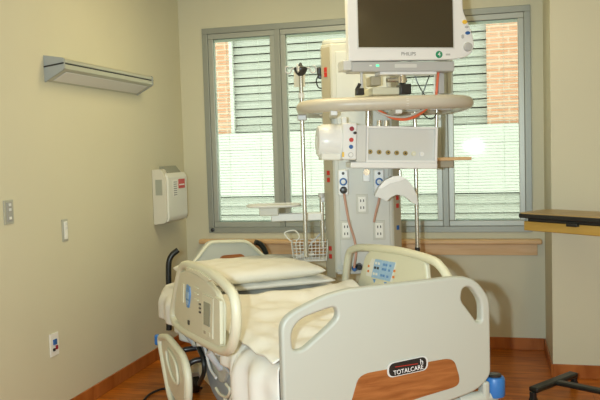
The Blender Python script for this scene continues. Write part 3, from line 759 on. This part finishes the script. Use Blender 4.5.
for z, s in ((H2, 1), (.02, .97), (-.02, .93), (-H2, .9)):
    tube(bwm, [(x*s, y*s, z) for x, y in rrect(-W2, -.08, W2, .08, .03, 3)], .0028, 6, closed=True)
for x in [(-W2+W2*2*k/9) for k in range(10)]:
    tube(bwm, [(x, -.08, H2), (x*.9, -.072, -H2), (x*.9, .072, -H2), (x, .08, H2)], .0022, 6)
for y in (-.04, 0, .04): tube(bwm, [(-W2, y, H2), (-W2*.9, y, -H2), (W2*.9, y, -H2), (W2, y, H2)], .0022, 6)
obj('wire_frame', bwm, 'devlight', bk)
obj('handle', tube(B(), catmull([(-W2, -.02, H2), (-W2-.03, -.03, .09), (-W2-.04, -.03, .12), (-W2+.02, -.02, .13), (-W2+.05, -.01, .09), (-W2+.03, 0, H2)], 5), .004, 8), 'plastic', bk)
obj('arm', tube(B(), catmull([(-W2*.6, .0, -.05), (0, .01, .03), (W2*.6, .02, .10), (W2*.9, .02, .14)], 4), .006, 8), 'devgrey', bk)
obj('clamp_bar', bx((W2*.5, .0, -.065), (xL-bc_.x+.0, .02, -.045)), 'strip', bk, bevel=.002)
obj('roll', tube(B(), [(-W2*.8, .0, -.045), (W2*.2, .02, -.03)], .014, 10), 'cablegrey', bk)

# beige shelf on the far right side of the pendant
ys_ = .10; a = PF.on(437, 163, 1, ys_); b = PF.on(468, 159, 1, ys_)
sh = thing('side_shelf', 'tan side shelf sticking out right of the column behind the module rack', 'shelf', PF.w((a.x, ys_, a.z)), PF.rz)
obj('shelf_board', bx((xR-a.x+.002, -.12, .015), (b.x-a.x, .12, .035)), 'maple', sh, bevel=.004)
obj('shelf_support', bx((xR-a.x+.002, -.06, -.03), (.10, .06, .015)), 'strip', sh, bevel=.004)

# ------------------------------------------------------------------ patient monitor above the ring
mc = deep(405, 20, 4.28)
MF = Frame((mc.x, mc.y, 0), math.radians(27))
mon = thing('patient_monitor', 'white flat patient monitor with dark screen above the ring rail', 'monitor', (mc.x, mc.y, 0), MF.rz)
def mp(px, py, y=0): q = MF.on(px, py, 1, y); return (q.x, q.z)
L0 = mp(348, 30)[0]; R0 = mp(463, 30)[0]; B0 = mp(405, 60)[1]; sL = mp(358, 30)[0]; sR = mp(453, 30)[0]; sB = mp(405, 47.5)[1]
sH = (sR-sL)*.76; T0 = sB+sH+.05
out = [(L0, B0), mp(452, 59.5), mp(466, 57), mp(472.5, 52), mp(474.5, 45), mp(472, 32), mp(467, 20), mp(463, 11)]
out[0] = (L0, mp(349, 61)[1])
out += [(R0, T0), (L0, T0)]
outr = rounded(out, [.012, .01, .02, .02, .02, .04, .03, .03, .015, .015], 3)
shell = obj('housing', prism(B(), outr, 1, 0, .055), 'white', mon, bevel=.006, seg=3)
obj('back_shell', bx((L0+.05, .055, B0+.04), (R0-.05, .10, T0-.05)), 'devlight', mon, bevel=.015)
obj('screen', bx((sL, -.0015, sB), (sR, .004, sB+sH)), 'screen', mon, smooth=False)
bz = B()
for a, b in (((sL-.006, sB-.006), (sR+.006, sB)), ((sL-.006, sB+sH), (sR+.006, sB+sH+.006)), ((sL-.006, sB), (sL, sB+sH)), ((sR, sB), (sR+.006, sB+sH))):
    box(bz, (a[0], -.003, a[1]), (b[0], .003, b[1]))
obj('screen_rim', bz, 'devlight', mon, smooth=False)
cx, cz = mp(408.5, 54); text('brand_text', 'PHILIPS', .028, 'textgrey', mon, T(cx, -.001, cz) @ FACE, sx=1.0)
cx, cz = mp(439, 54.5)
obj('green_sticker', cyl(B(), (cx, -.002, cz), (cx, .001, cz), .0205, seg=32), 'green', mon)
text('sticker_digit', '4', .036, 'textwhite', mon, T(cx, -.0026, cz) @ FACE)
cx, cz = mp(448, 54.5); obj('printed_mark', bx((cx-.014, -.0012, cz-.005), (cx+.014, .001, cz+.005)), 'devgrey', mon, bevel=.002)
for px, py, mt, w1, h1 in ((464.5, 22, 'yellow', .015, .012), (466.5, 27, 'devgrey', .011, .007), (467.5, 33, 'portblue', .015, .01), (462.5, 36.5, 'devgrey', .008, .012)):
    cx, cz = mp(px, py); obj('key', prism(B(), [(cx+w1*math.cos(a*PI/8), cz+h1*math.sin(a*PI/8)) for a in range(16)], 1, -.006, .001), mt, mon, bevel=.001)
cx, cz = mp(467.5, 47); obj('dial', lathe(B(), [(.027, .001), (.027, -.006), (.022, -.018), (.008, -.02)], (cx, 0, cz), 28, 1), 'devgrey', mon, bevel=.002)
# lower grey bar
a = mp(352, 61.5, .0); b = mp(455, 71, .0)
bar = obj('base_bar', bx((a[0], .005, b[1]), (b[0], .14, mp(400, 61)[1]-.002)), 'devgrey', mon, bevel=.005)
obj('bar_end', bx((mp(344, 66)[0], .01, mp(345, 70)[1]), (a[0]+.001, .13, mp(345, 60)[1])), 'devlight', mon, bevel=.004)
cx, cz = mp(378, 65.5); obj('led', bx((cx-.01, .0035, cz-.005), (cx+.008, .006, cz+.005)), 'led', bar, smooth=False)
cx, cz = mp(371, 65.5); obj('led_lens', bx((cx-.008, .0035, cz-.004), (cx+.006, .006, cz+.004)), 'plastic', bar, smooth=False)
ca = mp(395, 64); cb = mp(417, 67.5); obj('label_recess', bx((ca[0], .0035, cb[1]), (cb[0], .006, ca[1])), 'devlight', bar, smooth=False)
# mount arm down to the column
a = mp(378, 72.5, .06); b = mp(434, 75, .06)
obj('mount_plate', bx((a[0], .02, b[1]), (b[0], .12, a[1]+.004)), 'white', mon, bevel=.003)
c = MF.on(401.5, 80, 1, .07)
obj('swivel', lathe(B(), [(.02, .045), (.022, .03), (.028, .028), (.028, -.018), (.022, -.022)], (c.x, .07, c.z), 20), 'chrome', mon)
obj('swivel_bar', cyl(B(), (c.x-.09, .07, c.z-.0), (c.x+.03, .07, c.z), .014, seg=16), 'steel', mon)
obj('lock_block', bx((c.x-.02, .03, c.z-.085), (c.x+.045, .11, c.z-.025)), 'blackplastic', mon, bevel=.005)
e1 = MF.on(382, 90, 1, .10)
obj('support_arm', bx((e1.x-.07, .06, e1.z-.03), (c.x+.02, .42, e1.z+.012)), 'cream2', mon, bevel=.006)
e2 = MF.on(374, 82, 1, .14); obj('arm_joint', bx((e2.x-.03, .1, e2.z-.025), (e2.x+.03, .2, e2.z+.03)), 'strip', mon, bevel=.006)
e3 = MF.on(360, 90, 1, .03); obj('clamp_lever', bx((e3.x-.025, .01, e3.z-.03), (e3.x+.02, .05, e3.z+.01)), 'blackplastic', mon, bevel=.004)
obj('clamp_lever', tube(B(), [(e3.x-.02, .03, e3.z), (e3.x+.0, .03, e3.z+.035)], .01, 8), 'blackplastic', mon)
e4 = MF.on(361.5, 75, 1, .06); obj('post', cyl(B(), (e4.x, .06, e4.z+.03), (e4.x, .06, e3.z-.02), .008, seg=10), 'devlight', mon)
e5 = MF.on(438, 80, 1, .10); obj('cable_duct', bx((e5.x+.0, .09, e5.z-.08), (e5.x+.035, .12, e5.z+.04)), 'devgrey', mon, bevel=.003)
for pts, mt, r in (([(438.5, 71, .08), (437.5, 80, .08), (436.5, 92, .08), (436, 100, .10)], 'cablered', .008),
                   ([(435, 71, .07), (434.5, 80, .07), (434, 95, .08)], 'plastic', .004),
                   ([(431, 72, .08), (427, 82, .08), (422, 96, .1)], 'blackplastic', .0035),
                   ([(415, 76, .09), (419, 86, .09), (426, 97, .1)], 'blackplastic', .0035)):
    obj('cable', tube(B(), catmull([MF.on(x, y, 1, d) for x, y, d in pts], 5), r, 8), mt, mon)

# ------------------------------------------------------------------ module rack under the ring
rc = deep(400, 146, 4.42)
KF = Frame((rc.x, rc.y, 0), math.radians(21))
rack = thing('module_rack', 'white monitor module rack with a row of round sockets below the ring rail', 'module rack', (rc.x, rc.y, 0), KF.rz)
def kp(px, py, y=0): q = KF.on(px, py, 1, y); return (q.x, q.z)
xA, xBk, xC = kp(366, 146)[0], kp(437, 146)[0], kp(356, 146)[0]
zT = kp(400, 126.5)[1]; zB = kp(400, 162.5)[1]; zLp = kp(400, 168.5)[1]
fr = plate_holes([(xA, zB), (xBk, zB), (xBk, zT), (xA, zT)], [[(xA+.012, zB+.014), (xBk-.012, zB+.014), (xBk-.012, zT-.012), (xA+.012, zT-.012)]], 1, -.012, .02)
obj('front_frame', fr, 'white', rack, bevel=.002, smooth=False)
rb = obj('housing', bx((xC, .016, zB-.002), (xBk-.001, .24, zT)), 'devlight', rack, bevel=.006)
for px in (370.7, 379.7, 388.7, 397.3, 406, 414.3, 422.5):
    cx, cz = kp(px, 153)
    s_ = obj('socket', cyl(B(), (cx, .018, cz), (cx, .004, cz), .0135, seg=20), 'brass' if px < 410 else 'cream' if px < 420 else 'white', rack)
    obj('socket_hole', cyl(B(), (cx, .006, cz), (cx, .002, cz), .005, seg=14), 'blackplastic' if px < 410 else 'plastic', s_)
obj('lower_ledge', bx((kp(351, 165)[0], -.015, zLp), (xBk+.002, .15, zB)), 'white', rack, bevel=.006)
obj('divider', bx((xC, -.018, zB), (xA-.002, .02, zT+.004)), 'devlight', rack, bevel=.004)
# connector module (front at left, slightly proud) and rounded end
xD = kp(341.5, 146)[0]
md = obj('module', bx((xD, -.035, kp(348, 162)[1]), (xC-.002, .22, kp(348, 125.5)[1])), 'white', rack, bevel=.008)
for px, py, mt, r in ((351, 131, 'darkred', .0135), (351, 142, 'red', .0125), (351, 149, 'portblue', .012), (351, 157, 'devgrey', .0145)):
    q = KF.on(px, py, 1, -.035)
    s_ = obj('port', cyl(B(), (q.x, -.033, q.z), (q.x, -.042, q.z), r, seg=20), mt, md)
    if py == 157: obj('port_cap', cyl(B(), (q.x, -.041, q.z), (q.x, -.046, q.z), r*.75, seg=20), 'white', s_)
q = KF.on(354, 135, 1, -.035); obj('lead_plug', cyl(B(), (q.x, -.034, q.z), (q.x, -.06, q.z), .008, seg=12), 'blackplastic', md)
q = KF.on(343.5, 157, 1, -.035); obj('alarm_tag', bx((q.x-.006, -.0365, q.z-.014), (q.x+.006, -.034, q.z+.014)), 'yellow', md, smooth=False)
q1 = kp(318, 145)[0]; zc = kp(330, 144)[1]; hh = (kp(330, 126.5)[1]-kp(330, 161)[1])/2
endp = [(-.03+.0, zc-hh), (.0, zc-hh), (.20, zc-hh), (.20, zc+hh), (-.0, zc+hh)]
eb = B(); n = 14
prof = [(.03+.13*(1-math.cos(t*PI/2/6))*0, 0) for t in range(1)]
# cylinder lying along local x with rounded far end
cyc = (xD, .085)
rings = []
for t in range(9):
    a = t/8*PI/2; rings.append((hh*(.86+.14*math.cos(a)) if t < 8 else hh*.82, -(xD-q1)*.0))
lat = [(hh*.6, q1-xD), (hh*.86, q1-xD+.006), (hh*.97, q1-xD+.03), (hh, q1-xD+.07), (hh, 0)]
cb_ = lathe(eb, lat, (xD, hh-.03, zc), 36, 0)
obj('rounded_end', cb_, 'white', rack)
obj('end_foot', bx((q1+.02, .0, zc-hh-.012), (xD, .12, zc-hh+.03)), 'plastic', rack, bevel=.008)
# hangers to the ring rail
for px in (367, 435.5):
    q = KF.on(px, 120, 1, .05); zz = zr-.02
    obj('hanger', cyl(B(), (q.x, .05, zT-.004), (q.x, .05, zz), .016 if px < 400 else .011, seg=16), 'steel', rack)
q = KF.on(343, 118, 1, .03); obj('bracket', bx((q.x-.014, .02, zT-.004), (q.x+.014, .06, zT+.05)), 'white', rack, bevel=.004)
for px in (378, 385): q = KF.on(px, 120, 1, .12); obj('knob', cyl(B(), (q.x, .12, zT), (q.x, .12, zT+.04), .014, seg=14), 'chrome', rack)
tilt = Matrix.Rotation(.042, 4, 'Y')        # the rack hangs slightly out of level
rack.matrix_basis = Matrix.Translation(rc) @ Matrix.Rotation(KF.rz, 4, 'Z') @ tilt @ Matrix.Translation((0, 0, -rc.z))
# cables looping under the ring
cb = thing('cable_loop', 'red and grey cables sagging below the ring rail above the module rack', 'cables', KF.o, KF.rz)
obj('cable', tube(B(), catmull([KF.on(x, y, 1, d) for x, y, d in ((374, 107, .02), (381, 112, -.01), (392, 117.5, -.02), (405, 119.5, -.02), (418, 115, -.02), (428, 107, .0), (431, 100, .02))], 6), .0085, 10), 'cablered', cb)
obj('cable', tube(B(), catmull([KF.on(x, y, 1, d) for x, y, d in ((372, 105, .02), (378, 112, -.025), (390, 116, -.04), (405, 117, -.04), (417, 113, -.04), (428, 106, .0), (430, 100, .02))], 6), .006, 10), 'cablegrey', cb)
obj('cable', tube(B(), catmull([KF.on(x, y, 1, d) for x, y, d in ((420, 108, .03), (425, 116, .03), (432, 119, .03), (437, 113, .03))], 5), .0035, 8), 'blackplastic', cb)

# grey arched bracket
hc = PF.on(396, 203, 1, -.36)
ar = thing('arched_bracket', 'pale grey arched bracket hanging under the right of the module rack', 'bracket', PF.w((hc.x, -.36, hc.z)), PF.rz)
def ap(px, py): q = PF.on(px, py, 1, -.36)-Vector((hc.x, 0, hc.z)); return (q.x, q.z)
outr_ = [ap(*q) for q in ((374, 196), (377, 189), (383, 181), (391, 176.5), (399, 176), (406, 179), (412, 186), (416, 195), (417, 205))]
innr = [ap(*q) for q in ((411, 202), (404, 196), (396, 194), (390, 197), (386, 201), (381, 198))]
obj('hood', prism(B(), rounded(outr_+innr, .008, 3), 1, -.05, .05), 'devlight', ar, bevel=.006)
top_ = [ap(*q) for q in ((377, 188), (384, 180), (392, 176), (399, 175.5), (405, 178), (398, 181), (389, 183), (381, 188))]
obj('face_ridge', prism(B(), rounded(top_, .006, 3), 1, -.058, -.045), 'white', ar, bevel=.003)
zz = zLp-hc.z
a1 = ap(400, 178)
obj('stem', cyl(B(), (a1[0]+.0, 0, a1[1]-.01), (a1[0]+.0, 0, zz-.012), .01, seg=12), 'steel', ar)

# ------------------------------------------------------------------ overbed table at the right
A = WORLD.on(518.5, 212.5, 2, 1.10); Bq = WORLD.on(547, 208.8, 2, 1.10); Cq = WORLD.on(600, 217.2, 2, 1.10)
ang = math.atan2(Cq.y-A.y, Cq.x-A.x)
TF = Frame((A.x, A.y, 0), ang)
wd = abs((Bq-A).dot(TF.ax[1]))
sk = (Bq-A).dot(TF.ax[0])
tab = thing('overbed_table', 'wooden topped overbed table with black edge at the right of the room', 'table', (A.x, A.y, 0), ang)
LT = .98; WD = max(wd, .3)
print('table', A, Bq, Cq, math.degrees(ang), wd, sk)
tpo = rounded([(0, 0), (LT, 0), (LT, WD), (sk*.9, WD)], [.03, .05, .05, .06], 4)
obj('table_top', prism(B(), tpo, 2, 1.075, 1.10), 'tabwood', tab, bevel=.002, smooth=False)
obj('edge_band', prism(B(), grow(tpo, .009), 2, 1.068, 1.094), 'blackplastic', tab, bevel=.004)
obj('under_tray', bx((.05, .02, 1.046), (LT-.06, WD-.03, 1.068)), 'blackplastic', tab, bevel=.006)
obj('drawer', bx((.015, .03, .99), (LT-.05, WD-.02, 1.047)), 'drawerwood', tab, bevel=.004)
obj('latch', bx((.33, .0, 1.035), (.40, .03, 1.055)), 'blackplastic', tab, bevel=.003)
# base and column
f1 = WORLD.on(533, 390, 2, .09); f2 = WORLD.on(574, 374, 2, .09); f3 = WORLD.on(600, 391, 2, .09)
inv = lambda P: Vector([(P-TF.o).dot(q) for q in TF.ax])
l1, l2_, l3_ = inv(f1), inv(f2), inv(f3)
mid = (l1+l2_)/2
dirn = (l3_-mid); dirn.z = 0; dirn.normalize()
endc = mid+dirn*.62
perp = (l2_-l1).normalized()
def bar_(p_, q_, w_, z0, z1):
    d = (q_-p_).normalized(); n = Vector((-d.y, d.x, 0))*w_/2
    return prism(B(), [tuple((p_+n)[:2]), tuple((q_+n)[:2]), tuple((q_-n)[:2]), tuple((p_-n)[:2])], 2, z0, z1)
obj('base_leg', bar_(l1, l2_, .06, .075, .105), 'black', tab, bevel=.008)
obj('base_leg', bar_(endc-(l2_-l1)*.5, endc+(l2_-l1)*.5, .06, .075, .105), 'black', tab, bevel=.008)
obj('base_bar', bar_(mid, endc, .055, .077, .103), 'black', tab, bevel=.008)
for c in (l1, l2_, endc-(l2_-l1)*.5, endc+(l2_-l1)*.5):
    k = obj('caster', lathe(B(), [(.012, -.011), (.026, -.012), (.026, .012), (.012, .011)], (c.x, c.y, .027), 20, 0), 'black', tab)
    obj('fork', bx((c.x-.016, c.y-.014, .03), (c.x+.016, c.y+.014, .078)), 'blackplastic', k, bevel=.003)
obj('column', bx((endc.x-.035, endc.y-.03, .1), (endc.x+.035, endc.y+.03, 1.0)), 'devgrey', tab, bevel=.006)

# ------------------------------------------------------------------ cable on the floor
pts = [WORLD.on(x, y, 2, .008) for x, y in ((142, 402), (150, 394), (162, 389), (176, 387), (190, 386), (202, 388))]
cbo = obj('floor_cable', tube(B(), catmull(pts, 6), .007, 8), 'blackplastic'); tag(cbo, 'black power cable lying on the wood floor under the left side of the bed', 'cable')
